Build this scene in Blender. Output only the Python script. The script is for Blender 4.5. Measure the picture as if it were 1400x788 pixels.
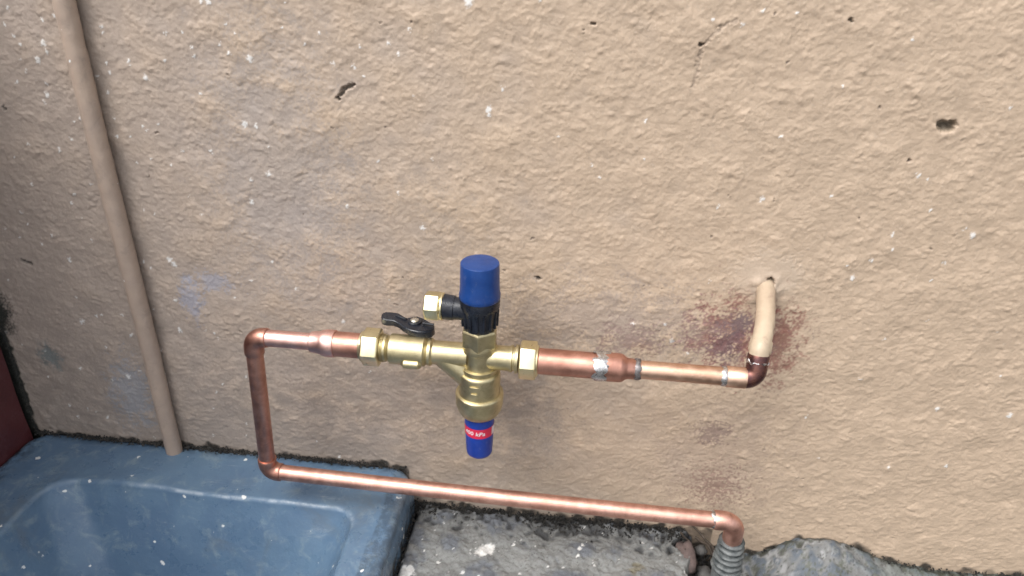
import bpy, bmesh, math, random
import numpy as np
from mathutils import Matrix, Vector

random.seed(7)
rng = np.random.default_rng(11)
for o in list(bpy.data.objects):
    bpy.data.objects.remove(o)
scene = bpy.context.scene
COL = scene.collection

# ------------------------------------------------------------ camera
YAW, PITCH, ROLL = math.radians(6.0), math.radians(28.0), math.radians(1.5)
FPX, CAM = 1011.0, np.array([0.0, -0.60, 0.5515])
Fw = np.array([-math.sin(YAW)*math.cos(PITCH), math.cos(YAW)*math.cos(PITCH), -math.sin(PITCH)])
Rt = np.cross(Fw, [0, 0, 1]); Rt /= np.linalg.norm(Rt)
Up = np.cross(Rt, Fw)
Rt, Up = Rt*math.cos(ROLL)+Up*math.sin(ROLL), Up*math.cos(ROLL)-Rt*math.sin(ROLL)
cd = bpy.data.cameras.new('camera')
cam = bpy.data.objects.new('camera', cd)
COL.objects.link(cam)
M = Matrix.Identity(4)
for i in range(3):
    M[i][0], M[i][1], M[i][2], M[i][3] = Rt[i], Up[i], -Fw[i], CAM[i]
cam.matrix_world = M
cd.sensor_width = 36.0
cd.lens = 36.0*FPX/1400
cd.clip_start, cd.clip_end = 0.01, 500
scene.camera = cam
scene.render.resolution_x, scene.render.resolution_y = 1024, 576

# ------------------------------------------------------------ sky, sun, exposure
SUN = Vector((-0.42, -0.55, 0.95)).normalized()          # towards the light
elev = math.asin(SUN.z)
world = bpy.data.worlds.new('World')
scene.world = world
world.use_nodes = True
wn, wl = world.node_tree.nodes, world.node_tree.links
sky = wn.new('ShaderNodeTexSky')
sky.sky_type = 'NISHITA'
sky.sun_disc = False
sky.sun_elevation = elev
sky.sun_rotation = math.atan2(SUN.x, SUN.y)
sky.dust_density = 4.0
hs = wn.new('ShaderNodeHueSaturation')                    # overcast: a paler, greyer sky
hs.inputs['Saturation'].default_value = 0.18
wl.new(sky.outputs[0], hs.inputs['Color'])
wl.new(hs.outputs[0], wn['Background'].inputs['Color'])
wn['Background'].inputs['Strength'].default_value = 0.15
sl = bpy.data.lights.new('sun', 'SUN')
sl.energy, sl.angle, sl.color = 1.1, math.radians(32), (1.0, 0.97, 0.93)
so = bpy.data.objects.new('sun', sl)
so.rotation_euler = (-SUN).to_track_quat('-Z', 'Y').to_euler()
so.location = (-1, -2, 3)
COL.objects.link(so)
scene.view_settings.view_transform = 'Standard'
scene.view_settings.look = 'None'
scene.view_settings.gamma = 1
scene.view_settings.exposure = 0.68
scene.render.engine = 'CYCLES'
try:
    scene.cycles.pixel_filter_type = 'BLACKMAN_HARRIS'
    scene.cycles.filter_width = 1.6
except Exception:
    pass

# ------------------------------------------------------------ photo pixel -> place
def ray(x, y):
    return Fw + Rt*(x-700)/FPX - Up*(y-394)/FPX
def onY(x, y, d=0.0):                 # on the plane d metres in front of the wall
    v = ray(x, y); return CAM + v*((-d-CAM[1])/v[1])
def onZ(x, y, z=0.0):
    v = ray(x, y); return CAM + v*((z-CAM[2])/v[2])

# ------------------------------------------------------------ materials
class NT:
    def __init__(s, name):
        s.m = bpy.data.materials.new(name); s.m.use_nodes = True
        s.n, s.l = s.m.node_tree.nodes, s.m.node_tree.links
        s.b = s.n['Principled BSDF']
        s.tc = s.n.new('ShaderNodeTexCoord').outputs['Object']
    def noise(s, scale, detail=4, rough=0.6, dist=0.0, vec=None):
        t = s.n.new('ShaderNodeTexNoise')
        t.inputs['Scale'].default_value = scale; t.inputs['Detail'].default_value = detail
        t.inputs['Roughness'].default_value = rough; t.inputs['Distortion'].default_value = dist
        s.l.new(vec or s.tc, t.inputs['Vector']); return t.outputs['Fac']
    def stretch(s, sc):
        t = s.n.new('ShaderNodeMapping'); t.inputs['Scale'].default_value = sc
        s.l.new(s.tc, t.inputs['Vector']); return t.outputs[0]
    def ramp(s, fac, a, b, va=0.0, vb=1.0):
        t = s.n.new('ShaderNodeMapRange'); t.interpolation_type = 'SMOOTHSTEP'
        s.l.new(fac, t.inputs['Value'])
        for k, v in zip(('From Min', 'From Max', 'To Min', 'To Max'), (a, b, va, vb)):
            t.inputs[k].default_value = v
        return t.outputs[0]
    def mix(s, fac, a, b):
        t = s.n.new('ShaderNodeMix'); t.data_type = 'RGBA'
        if isinstance(fac, (int, float)): t.inputs[0].default_value = fac
        else: s.l.new(fac, t.inputs[0])
        for v, i in ((a, 6), (b, 7)):
            if isinstance(v, tuple): t.inputs[i].default_value = (*v, 1)
            else: s.l.new(v, t.inputs[i])
        return t.outputs[2]
    def math(s, op, a, b=None):
        t = s.n.new('ShaderNodeMath'); t.operation = op
        for i, v in enumerate((a, b)):
            if v is None: continue
            if isinstance(v, (int, float)): t.inputs[i].default_value = v
            else: s.l.new(v, t.inputs[i])
        return t.outputs[0]
    def specks(s, scale, size, density):
        v = s.n.new('ShaderNodeTexVoronoi'); v.inputs['Scale'].default_value = scale
        nz = s.n.new('ShaderNodeTexNoise'); nz.inputs['Scale'].default_value = scale*2.5
        s.l.new(s.tc, nz.inputs['Vector'])
        ad = s.n.new('ShaderNodeMixRGB'); ad.blend_type = 'ADD'; ad.inputs[0].default_value = 0.5/scale
        s.l.new(s.tc, ad.inputs[1]); s.l.new(nz.outputs['Color'], ad.inputs[2])
        s.l.new(ad.outputs[0], v.inputs['Vector'])
        sp = s.n.new('ShaderNodeSeparateColor'); s.l.new(v.outputs['Color'], sp.inputs[0])
        keep = s.math('LESS_THAN', sp.outputs[0], density)
        rad = s.math('MULTIPLY', sp.outputs[1], size)
        d = s.math('SUBTRACT', rad, v.outputs['Distance'])
        return s.math('MULTIPLY', keep, s.ramp(d, -0.02, 0.03))
    def attr(s, name):
        t = s.n.new('ShaderNodeAttribute'); t.attribute_name = name; return t
    def bump(s, h, strength, dist=0.001):
        t = s.n.new('ShaderNodeBump'); t.inputs['Strength'].default_value = strength
        t.inputs['Distance'].default_value = dist
        s.l.new(h, t.inputs['Height']); s.l.new(t.outputs[0], s.b.inputs['Normal'])
    def set(s, col=None, rough=None, metal=None, spec=None, coat=None):
        for v, k in ((col, 'Base Color'), (rough, 'Roughness'), (metal, 'Metallic'), (spec, 'Specular IOR Level'), (coat, 'Coat Weight')):
            if v is None: continue
            if isinstance(v, (int, float)): s.b.inputs[k].default_value = v
            elif isinstance(v, tuple): s.b.inputs[k].default_value = (*v, 1)
            else: s.l.new(v, s.b.inputs[k])
        return s.m

def simple(name, c1, c2, rough, metal=0.0, sc=60, rvar=0.12, bump=0.15, bsc=400, spec=None, streak=None, coat=None):
    t = NT(name)
    vec = t.stretch(streak) if streak else None
    n = t.noise(sc, 5, 0.65, vec=vec)
    col = t.mix(t.ramp(n, 0.32, 0.68), c1, c2)
    if metal > 0.9:                                       # tarnish spots and handling marks
        tn = t.ramp(t.noise(sc*1.6, 8, 0.75, 0.8), 0.52, 0.72, 0, 0.55)
        col = t.mix(tn, col, tuple(v*0.55 for v in c2))
    elif sc == 80:                                        # dusty scuffs on plastic
        col = t.mix(t.ramp(t.noise(240, 8, 0.8, 0.5), 0.55, 0.75, 0, 0.22), col, (0.35, 0.38, 0.45))
    n2 = t.noise(sc*2.3, 4)
    r = t.ramp(n2, 0.3, 0.7, rough-rvar, rough+rvar)
    if bump: t.bump(t.noise(bsc, 4), bump, 0.0006)
    return t.set(col, r, metal, spec, coat)

def attr_mat(name, rough, bumps, spec=0.35, dirt=0.12):
    t = NT(name)
    a = t.attr('tint').outputs['Color']
    n = t.noise(330, 5, 0.7)
    col = t.mix(t.ramp(n, 0.25, 0.75, 0.0, dirt), a, (0.05, 0.045, 0.04))
    sand = t.ramp(t.noise(760, 3, 0.6), 0.56, 0.74, 0, 0.20)     # pale sand grains and dark pores
    col = t.mix(sand, col, (0.78, 0.68, 0.56) if dirt < 0.1 else (0.42, 0.42, 0.41))
    pore = t.ramp(t.noise(610, 3, 0.6), 0.30, 0.20, 0, 0.35)
    col = t.mix(pore, col, (0.12, 0.10, 0.085))
    w = t.attr('wet').outputs['Fac']
    r = t.math('SUBTRACT', t.ramp(t.noise(90, 4), 0.3, 0.7, rough-0.08, rough+0.08), w)
    t.bump(t.noise(420, 6, 0.7), bumps, 0.0010)
    return t.set(col, r, 0.0, spec)

MAT = {}
MAT['wall'] = attr_mat('render_paint', 0.52, 0.5, 0.45, 0.06)
MAT['concrete'] = attr_mat('old_concrete', 0.7, 0.7, 0.35, 0.22)
MAT['copper'] = simple('copper', (0.80, 0.48, 0.39), (0.62, 0.34, 0.27), 0.46, 1.0, sc=75, rvar=0.06, bump=0.10, bsc=900)
MAT['copper_raw'] = simple('copper_tarnished', (0.66, 0.36, 0.28), (0.46, 0.23, 0.175), 0.43, 1.0, sc=55, rvar=0.08, bump=0.12, bsc=900)
MAT['copper_pink'] = simple('copper_bright_pink', (0.90, 0.60, 0.54), (0.78, 0.46, 0.40), 0.40, 1.0, sc=70, rvar=0.06, bump=0.1, bsc=900)
MAT['copper_amber'] = simple('copper_amber', (0.82, 0.57, 0.43), (0.66, 0.41, 0.29), 0.40, 1.0, sc=60, rvar=0.08, bump=0.12, bsc=900)
MAT['copper_burnt'] = simple('copper_burnt', (0.20, 0.09, 0.07), (0.09, 0.045, 0.05), 0.34, 0.8, sc=120, rvar=0.1, bump=0.25, bsc=700)
MAT['solder'] = simple('solder', (0.82, 0.82, 0.84), (0.45, 0.44, 0.45), 0.3, 1.0, sc=260, rvar=0.1, bump=0.4, bsc=700)
MAT['flux'] = simple('burnt_flux', (0.10, 0.09, 0.09), (0.30, 0.28, 0.28), 0.4, 0.7, sc=300, bump=0.3, bsc=800)
MAT['brass'] = simple('brass', (0.66, 0.58, 0.37), (0.52, 0.45, 0.27), 0.43, 1.0, sc=70, rvar=0.05, bump=0.22, bsc=1100)
MAT['brass_nut'] = simple('brass_machined', (0.88, 0.80, 0.53), (0.78, 0.69, 0.42), 0.32, 1.0, sc=60, rvar=0.05, bump=0.06, bsc=900)
MAT['blue_cap'] = simple('blue_plastic', (0.007, 0.040, 0.180), (0.010, 0.052, 0.215), 0.38, 0, sc=80, rvar=0.06, bump=0.12, bsc=900)
MAT['blue_low'] = simple('blue_bright_plastic', (0.008, 0.036, 0.26), (0.010, 0.045, 0.31), 0.38, 0, sc=80, rvar=0.06, bump=0.1, bsc=900)
MAT['black'] = simple('black_plastic', (0.008, 0.010, 0.016), (0.016, 0.020, 0.030), 0.33, 0, sc=90, rvar=0.1, bump=0.3, bsc=600)
MAT['red_label'] = simple('red_label', (0.68, 0.025, 0.075), (0.55, 0.02, 0.06), 0.4, 0, sc=150, bump=0)
MAT['white_print'] = simple('white_print', (0.82, 0.74, 0.76), (0.75, 0.62, 0.66), 0.5, 0, sc=150, bump=0)
MAT['steel'] = simple('steel', (0.75, 0.74, 0.70), (0.6, 0.58, 0.5), 0.3, 1.0, sc=200, bump=0.1)
MAT['rubber'] = simple('black_seal', (0.015, 0.015, 0.018), (0.03, 0.03, 0.03), 0.5, 0, sc=200, bump=0.1)
MAT['riser'] = simple('weathered_grey_plastic', (0.155, 0.165, 0.165), (0.045, 0.055, 0.058), 0.5, 0, sc=130, bump=0.3, bsc=500)
MAT['twig'] = simple('dead_twig', (0.035, 0.025, 0.018), (0.08, 0.06, 0.045), 0.8, 0, sc=200, bump=0.5, bsc=600)
MAT['stone'] = simple('pinkish_stone', (0.19, 0.14, 0.13), (0.11, 0.085, 0.08), 0.8, 0, sc=90, bump=0.6, bsc=350)
MAT['pebble'] = simple('grey_pebble', (0.12, 0.115, 0.11), (0.06, 0.06, 0.06), 0.75, 0, sc=120, bump=0.5, bsc=400)
MAT['grime'] = simple('black_grime', (0.010, 0.010, 0.010), (0.05, 0.046, 0.04), 0.8, 0, sc=150, bump=0.5, bsc=500)
MAT['soil'] = simple('damp_soil', (0.035, 0.03, 0.026), (0.09, 0.08, 0.07), 0.85, 0, sc=60, bump=0.9, bsc=220)

def painted(name, c1, c2, chip, rough, chips=0.12, white=0.10, bsc=120, bs=0.35, edge=False):
    t = NT(name)
    col = t.mix(t.ramp(t.noise(16, 5, 0.7), 0.3, 0.7), c1, c2)
    pat = t.ramp(t.noise(48, 7, 0.75, 0.6), 0.50, 0.68, 0, 0.6)
    col = t.mix(pat, col, chip)
    if edge:
        st = t.ramp(t.noise(13, 7, 0.7, 0.5), 0.52, 0.72, 0, 0.5)
        col = t.mix(st, col, (0.15, 0.17, 0.18))
        sc_ = t.ramp(t.noise(34, 8, 0.8, 0.3, vec=t.stretch((0.5, 3.0, 1.0))), 0.58, 0.70, 0, 0.55)
        col = t.mix(sc_, col, (0.36, 0.42, 0.46))
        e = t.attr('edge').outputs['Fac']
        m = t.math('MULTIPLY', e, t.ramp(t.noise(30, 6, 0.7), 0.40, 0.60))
        col = t.mix(t.math('MULTIPLY', m, 0.8), col, (0.46, 0.53, 0.60))  # pale worn lip, with the glint of its gloss edge painted in
        d = t.math('MULTIPLY', t.attr('grim').outputs['Fac'], t.ramp(t.noise(70, 6, 0.75), 0.36, 0.58))  # grime in the joints, plus shade painted on the outer side
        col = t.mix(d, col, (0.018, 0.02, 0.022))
    col = t.mix(t.ramp(t.noise(150, 5, 0.7), 0.66, 0.72, 0, chips*4), col, (0.16, 0.15, 0.15))
    if white:
        col = t.mix(t.specks(95, 0.24, white), col, (0.78, 0.80, 0.80))
    t.bump(t.noise(bsc, 6, 0.65), bs, 0.0015)
    return t.set(col, t.ramp(t.noise(55, 5), 0.3, 0.7, rough-0.1, rough+0.15), 0, 0.5)

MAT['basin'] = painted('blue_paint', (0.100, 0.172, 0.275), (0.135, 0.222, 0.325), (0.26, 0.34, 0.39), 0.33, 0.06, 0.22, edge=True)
MAT['red'] = painted('dark_red_paint', (0.115, 0.030, 0.033), (0.085, 0.024, 0.028), (0.14, 0.06, 0.065), 0.38, 0.05, 0.05)
MAT['pipe_paint'] = painted('thick_tan_pipe_paint', (0.47, 0.365, 0.29), (0.40, 0.315, 0.26), (0.32, 0.26, 0.22), 0.42, 0.06, 0.10, bsc=160, bs=0.3)
MAT['stub_paint'] = painted('pale_pipe_paint', (0.54, 0.44, 0.32), (0.45, 0.345, 0.25), (0.31, 0.21, 0.165), 0.42, 0.14, 0.02, bsc=200, bs=0.3)

# ------------------------------------------------------------ object helpers
def tag(o, label=None, cat=None, group=None, kind=None):
    for k, v in (('label', label), ('category', cat), ('group', group), ('kind', kind)):
        if v: o[k] = v
    return o

def thing(name, loc, label, cat, group=None):
    o = bpy.data.objects.new(name, None)
    o.empty_display_size = 0.02
    o.location = Vector(loc)
    COL.objects.link(o)
    o['org'] = list(map(float, loc))
    return tag(o, label, cat, group)

ORG = {}
def link(name, me, mat, parent=None, origin=None, smooth=40):
    """me holds place coordinates; the object keeps its origin at its thing's base"""
    root = parent
    while root is not None and root.parent is not None: root = root.parent
    org = Vector(ORG[root.name]) if root is not None else Vector(origin if origin is not None else (0, 0, 0))
    me.transform(Matrix.Translation(-org))
    o = bpy.data.objects.new(name, me)
    if parent is None:
        o.location = org; ORG[o.name] = tuple(org)
    else:
        o.parent = parent
    if mat: me.materials.append(MAT[mat])
    if smooth:
        me.polygons.foreach_set('use_smooth', [True]*len(me.polygons))
        me.set_sharp_from_angle(angle=math.radians(smooth))
    COL.objects.link(o)
    return o

_thing = thing
def thing(name, loc, label, cat, group=None):
    o = _thing(name, loc, label, cat, group); del o['org']
    ORG[o.name] = tuple(map(float, loc)); return o

def to_mesh(bm, name):
    bmesh.ops.recalc_face_normals(bm, faces=bm.faces)
    me = bpy.data.meshes.new(name); bm.to_mesh(me); bm.free(); return me

def frames(pts):
    T = [(pts[min(i+1, len(pts)-1)]-pts[max(i-1, 0)]).normalized() for i in range(len(pts))]
    a = Vector((0, 0, 1)) if abs(T[0].z) < 0.9 else Vector((0, -1, 0))
    n = (a - T[0]*a.dot(T[0])).normalized()
    out = []
    for t in T:
        n = (n - t*n.dot(t)).normalized()
        out.append((t, n, t.cross(n)))
    return out

def sweep(bm, pts, radii, segs=32, wob=0.0, caps=True, phase=0.0):
    pts = [Vector(p) for p in pts]
    if isinstance(radii, (int, float)): radii = [radii]*len(pts)
    fr = frames(pts)
    rings = []
    for p, r, (t, n, b) in zip(pts, radii, fr):
        ring = []
        for k in range(segs):
            a = 2*math.pi*k/segs + phase
            rr = r*(1+(random.uniform(-wob, wob) if wob else 0))
            ring.append(bm.verts.new(p + n*math.cos(a)*rr + b*math.sin(a)*rr))
        rings.append(ring)
    for r0, r1 in zip(rings, rings[1:]):
        for k in range(segs):
            bm.faces.new((r0[k], r0[(k+1) % segs], r1[(k+1) % segs], r1[k]))
    if caps:
        bm.faces.new(rings[0]); bm.faces.new(rings[-1][::-1])
    return rings

def lathe(bm, origin, axis, prof, segs=40):
    o, a = Vector(origin), Vector(axis).normalized()
    sweep(bm, [o+a*t for t, r in prof], [r for t, r in prof], segs)

def lathe_pts(origin, axis, prof):
    o, a = Vector(origin), Vector(axis).normalized()
    return [o+a*t for t, r in prof], [r for t, r in prof]

def bend(p0, c, p1, r, n=10):
    """points of a pipe axis from p0 round corner c to p1 with bend radius r"""
    p0, c, p1 = Vector(p0), Vector(c), Vector(p1)
    d0, d1 = (p0-c).normalized(), (p1-c).normalized()
    ang = d0.angle(d1)
    L = r/math.tan(ang/2)
    a, b = c+d0*L, c+d1*L
    cen = c+(d0+d1).normalized()*(r/math.sin(ang/2))
    out = [p0]
    u, v = a-cen, b-cen
    th = u.angle(v)
    for i in range(n+1):
        s = i/n
        out.append(cen+(u*math.sin((1-s)*th)+v*math.sin(s*th))/math.sin(th))
    out.append(p1)
    return out

def hexnut(bm, origin, axis, t0, t1, af, rot=0.0, cham=0.0018):
    """six-sided nut with chamfered ends; af = across flats"""
    R = af/math.sqrt(3)
    o, a = Vector(origin), Vector(axis).normalized()
    b2 = bmesh.new()
    pts = [o+a*t for t in (t0, t0+cham*0.6, t1-cham*0.6, t1)]
    sweep(b2, pts, [R*0.94, R, R, R*0.94], 6, phase=rot)
    bmesh.ops.bevel(b2, geom=[e for e in b2.edges], offset=0.0005, segments=2, affect='EDGES', profile=0.6)
    me = bpy.data.meshes.new('tmp'); b2.to_mesh(me); b2.free(); bm.from_mesh(me); bpy.data.meshes.remove(me)

def part(name, mat, parent, fn, smooth=40):
    bm = bmesh.new(); fn(bm)
    return link(name, to_mesh(bm, name), mat, parent, smooth=smooth)

# ------------------------------------------------------------ smooth random fields
def field(nx, ny, dx, lo, hi, seed, aniso=1.0):
    """band-limited random field; lo..hi = wavelengths in metres"""
    r = np.random.default_rng(seed)
    F = np.fft.rfft2(r.standard_normal((ny, nx)))
    ky = np.fft.fftfreq(ny, dx)[:, None]*aniso
    kx = np.fft.rfftfreq(nx, dx)[None, :]
    k = np.sqrt(kx*kx+ky*ky)
    W = np.exp(-(k*lo)**2*0.9)*(1-np.exp(-(k*hi)**2*1.2))
    f = np.fft.irfft2(F*W, s=(ny, nx))
    return f/f.std()
def sst(x, a, b):
    t = np.clip((x-a)/(b-a), 0, 1); return t*t*(3-2*t)
def lerp(a, b, m): return a+(b-a)*m[..., None]

def grid_mesh(name, P, tint, wet):
    ny, nx = P.shape[:2]
    me = bpy.data.meshes.new(name)
    n = nx*ny
    me.vertices.add(n); me.vertices.foreach_set('co', P.reshape(-1).astype(np.float32))
    i = np.arange(n).reshape(ny, nx)
    q = np.stack([i[:-1, :-1], i[:-1, 1:], i[1:, 1:], i[1:, :-1]], -1).reshape(-1)
    nf = (nx-1)*(ny-1)
    me.loops.add(nf*4); me.loops.foreach_set('vertex_index', q.astype(np.int32))
    me.polygons.add(nf); me.polygons.foreach_set('loop_start', np.arange(0, nf*4, 4, dtype=np.int32))
    me.update(calc_edges=True); me.validate()
    ca = me.attributes.new('tint', 'FLOAT_COLOR', 'POINT')
    c4 = np.ones((n, 4), np.float32); c4[:, :3] = tint.reshape(-1, 3)
    ca.data.foreach_set('color', c4.reshape(-1))
    wa = me.attributes.new('wet', 'FLOAT', 'POINT'); wa.data.foreach_set('value', wet.reshape(-1).astype(np.float32))
    return me

# ------------------------------------------------------------ rendered wall
DX = 0.00085
X0, X1, Z0, Z1 = -0.65, 0.56, -0.09, 0.55
nx, nz = int((X1-X0)/DX)+1, int((Z1-Z0)/DX)+1
fx, fz = X0+np.arange(nx)*DX, Z0+np.arange(nz)*DX
GX, GZ = np.meshgrid(fx, fz)
n1 = field(nx, nz, DX, 0.0034, 0.009, 1, 1.15)
n2 = field(nx, nz, DX, 0.0022, 0.006, 2)
n3 = field(nx, nz, DX, 0.012, 0.05, 3)
n4 = field(nx, nz, DX, 0.05, 0.30, 4)
n5 = field(nx, nz, DX, 0.02, 0.08, 5)
n6 = field(nx, nz, DX, 0.0026, 0.0065, 6)
def grains(sig, cover, seed, asp=1.25):
    """round grains of one size strewn over the wall, 1 = a grain's full height"""
    r = np.random.default_rng(seed)
    imp = (r.random((nz, nx)) < cover*DX*DX/(6.3*sig*sig))*r.uniform(0.35, 1.0, (nz, nx))
    ky = np.fft.fftfreq(nz, DX)[:, None]; kx = np.fft.rfftfreq(nx, DX)[None, :]
    G = np.exp(-2*(math.pi*sig)**2*((kx*asp)**2+ky**2))*(2*math.pi*sig*sig*asp/DX/DX)
    g = np.fft.irfft2(np.fft.rfft2(imp)*G, s=(nz, nx))
    return 1.2*np.tanh(g/1.2)
h = 0.00034*grains(0.0009, 0.55, 31) + 0.00042*grains(0.0013, 0.45, 32) + 0.00055*grains(0.0020, 0.12, 33) - 0.00035*grains(0.0011, 0.12, 34)
h += 0.00006*np.clip(n6, 0, 2.6) + 0.00005*n1 + 0.00006*n2 + 0.00010*n3 + 0.0005*n4
h *= 0.82*(1+0.18*n5)
for _ in range(750):                                    # coarser grains in the render
    cx, cz = random.uniform(X0, X1), random.uniform(Z0, Z1)
    s, a = random.uniform(0.0014, 0.0034), random.uniform(0.0003, 0.0009)
    i0, j0 = int((cx-X0)/DX), int((cz-Z0)/DX)
    sl_ = (slice(max(j0-13, 0), max(j0+14, 0)), slice(max(i0-13, 0), max(i0+14, 0)))
    h[sl_] += a*np.exp(-(((GX[sl_]-cx)/(s*1.3))**2+((GZ[sl_]-cz)/s)**2))

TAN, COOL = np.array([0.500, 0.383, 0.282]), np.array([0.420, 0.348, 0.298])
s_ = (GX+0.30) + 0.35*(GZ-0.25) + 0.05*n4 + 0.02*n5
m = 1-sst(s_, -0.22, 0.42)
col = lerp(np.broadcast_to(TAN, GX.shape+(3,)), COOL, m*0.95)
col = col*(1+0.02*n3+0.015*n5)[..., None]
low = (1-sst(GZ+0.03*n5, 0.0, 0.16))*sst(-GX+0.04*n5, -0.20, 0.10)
col = lerp(col, np.array([0.26, 0.225, 0.195]), low*0.32)            # darker, browner tone low on the left, near the drain
col = lerp(col, np.array([0.30, 0.25, 0.21]), sst(-n1, 1.0, 2.4)*0.22)  # dirt lodged in the hollows
wet = np.zeros_like(GX)

def blob(px_, py_, rx, rz, rag=0.5, nf=n5, soft=0.5):
    c = onY(px_, py_)
    d = np.sqrt(((GX-c[0])/rx)**2+((GZ-c[2])/rz)**2) + rag*(0.30*nf+0.22*n1+0.30*n6)
    return 1-sst(d, 1-soft, 1+soft)
def stain_shade(c, a, *args, **k):
    global col
    col = lerp(col, np.array(c), a*blob(*args, **k))

# purple-red primer and scorching beside the stub pipe, then broad grey patches
stain_shade((0.23, 0.075, 0.06), 0.72, 1000, 458, 0.026, 0.030, 0.9, n3)
stain_shade((0.095, 0.065, 0.085), 0.70, 992, 470, 0.013, 0.016, 0.8, n3)
stain_shade((0.10, 0.080, 0.105), 0.6, 1013, 445, 0.010, 0.011, 0.8, n3)
stain_shade((0.22, 0.070, 0.055), 0.68, 1060, 470, 0.018, 0.032, 0.9, n3)
stain_shade((0.27, 0.13, 0.12), 0.5, 965, 455, 0.020, 0.020, 1.2, n3)
stain_shade((0.24, 0.13, 0.12), 0.55, 862, 464, 0.022, 0.012, 1.2, n3)
stain_shade((0.17, 0.11, 0.105), 0.7, 975, 592, 0.013, 0.011, 1.0, n3)
stain_shade((0.20, 0.09, 0.08), 0.6, 978, 665, 0.017, 0.017, 1.3, n1)
stain_shade((0.34, 0.26, 0.21), 0.35, 985, 630, 0.05, 0.06, 0.8)
stain_shade((0.25, 0.22, 0.215), 0.35, 820, 440, 0.10, 0.030, 0.9)
stain_shade((0.22, 0.20, 0.19), 0.25, 710, 560, 0.030, 0.06, 0.9)  # grey tone painted where the valve's shadow falls on the wall
stain_shade((0.25, 0.225, 0.21), 0.22, 540, 330, 0.06, 0.05, 0.9)
stain_shade((0.20, 0.175, 0.16), 0.25, 545, 545, 0.10, 0.035, 0.9)
# smears of old blue-grey paint
stain_shade((0.36, 0.36, 0.42), 0.8, 262, 408, 0.009, 0.020, 0.7, n3)
stain_shade((0.38, 0.38, 0.44), 0.7, 292, 385, 0.018, 0.009, 0.8, n3)
stain_shade((0.33, 0.34, 0.37), 0.75, 180, 538, 0.020, 0.036, 0.7, n3)
stain_shade((0.20, 0.225, 0.22), 0.9, 68, 488, 0.010, 0.014, 0.5, n3)
stain_shade((0.33, 0.305, 0.30), 0.4, 380, 240, 0.05, 0.10, 0.6)
# patch of smoother filler round the stub
pm = blob(1045, 378, 0.030, 0.022, 0.35)
h = h*(1-0.55*pm)+0.0010*pm
_c = onY(1047, 394)
_r = np.hypot(GX-_c[0], GZ-_c[2])
h += 0.0035*np.exp(-(_r/0.0135)**2)*(1+0.25*n3)
col = lerp(col, np.array([0.20, 0.155, 0.125]), np.exp(-((_r-0.0096+0.0012*n3)/0.0013)**2)*0.55)
col = lerp(col, np.array([0.52, 0.42, 0.33]), pm*0.6)
# crack at the top right
ck = np.array([onY(x, y)[[0, 2]] for x, y in ((1008, 28), (985, 38), (962, 60), (957, 80), (948, 118))])
for (ax, az), (bx_, bz) in zip(ck, ck[1:]):
    t = np.clip(((GX-ax)*(bx_-ax)+(GZ-az)*(bz-az))/((bx_-ax)**2+(bz-az)**2), 0, 1)
    d = np.hypot(GX-ax-t*(bx_-ax), GZ-az-t*(bz-az)) + 0.0007*n2
    k = 1-sst(d, 0.0004, 0.0019)
    h -= 0.0006*k; col = lerp(col, np.array([0.27, 0.21, 0.17]), k*0.4)
# holes and chips
def hole(pts, depth, rad, c=(0.05, 0.042, 0.035), lip=0.0003):
    global col, h
    P = [onY(*p)[[0, 2]] for p in pts]
    d = np.full_like(GX, 9.0)
    for (ax, az), (bx_, bz) in zip(P, P[1:]+P[-1:]):
        L = max((bx_-ax)**2+(bz-az)**2, 1e-12)
        t = np.clip(((GX-ax)*(bx_-ax)+(GZ-az)*(bz-az))/L, 0, 1)
        d = np.minimum(d, np.hypot(GX-ax-t*(bx_-ax), GZ-az-t*(bz-az)))
    d = d + 0.0004*n2
    k = 1-sst(d, rad*0.50, rad*1.05)
    h += lip*np.exp(-((d-rad*1.7)/(rad*0.7))**2)
    h -= depth*k
    col = lerp(col, np.array(c), k*0.9)
hole([(465, 131), (471, 122), (482, 117)], 0.004, 0.0020, (0.15, 0.125, 0.10))
hole([(462, 134), (463, 136)], 0.005, 0.0016)
hole([(1287, 171), (1302, 171)], 0.006, 0.0040, (0.20, 0.165, 0.125))
hole([(1290, 176), (1300, 176)], 0.005, 0.0034, (0.22, 0.185, 0.14))
hole([(1053, 381), (1054, 386)], 0.006, 0.0026)
hole([(735, 380), (737, 381)], 0.004, 0.0022, (0.09, 0.08, 0.07))
hole([(1163, 27), (1163, 29)], 0.003, 0.0016, (0.12, 0.1, 0.08))
hole([(811, 33), (812, 33)], 0.003, 0.0015, (0.12, 0.1, 0.08))
hole([(1243, 220), (1244, 220)], 0.002, 0.0014, (0.14, 0.11, 0.09))
hole([(958, 62), (960, 60)], 0.003, 0.0016, (0.13, 0.11, 0.09))
hole([(30, 357), (42, 361)], 0.004, 0.0022, (0.06, 0.055, 0.05))
hole([(6, 148), (7, 149)], 0.004, 0.0018, (0.06, 0.055, 0.05))
for _ in range(34):
    x, y = random.uniform(0, 1400), random.uniform(0, 720)
    hole([(x, y), (x+random.uniform(-3, 3), y+1)], random.uniform(0.0004, 0.0014), random.uniform(0.0005, 0.0011), (0.24, 0.19, 0.15), 0.0002)
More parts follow.
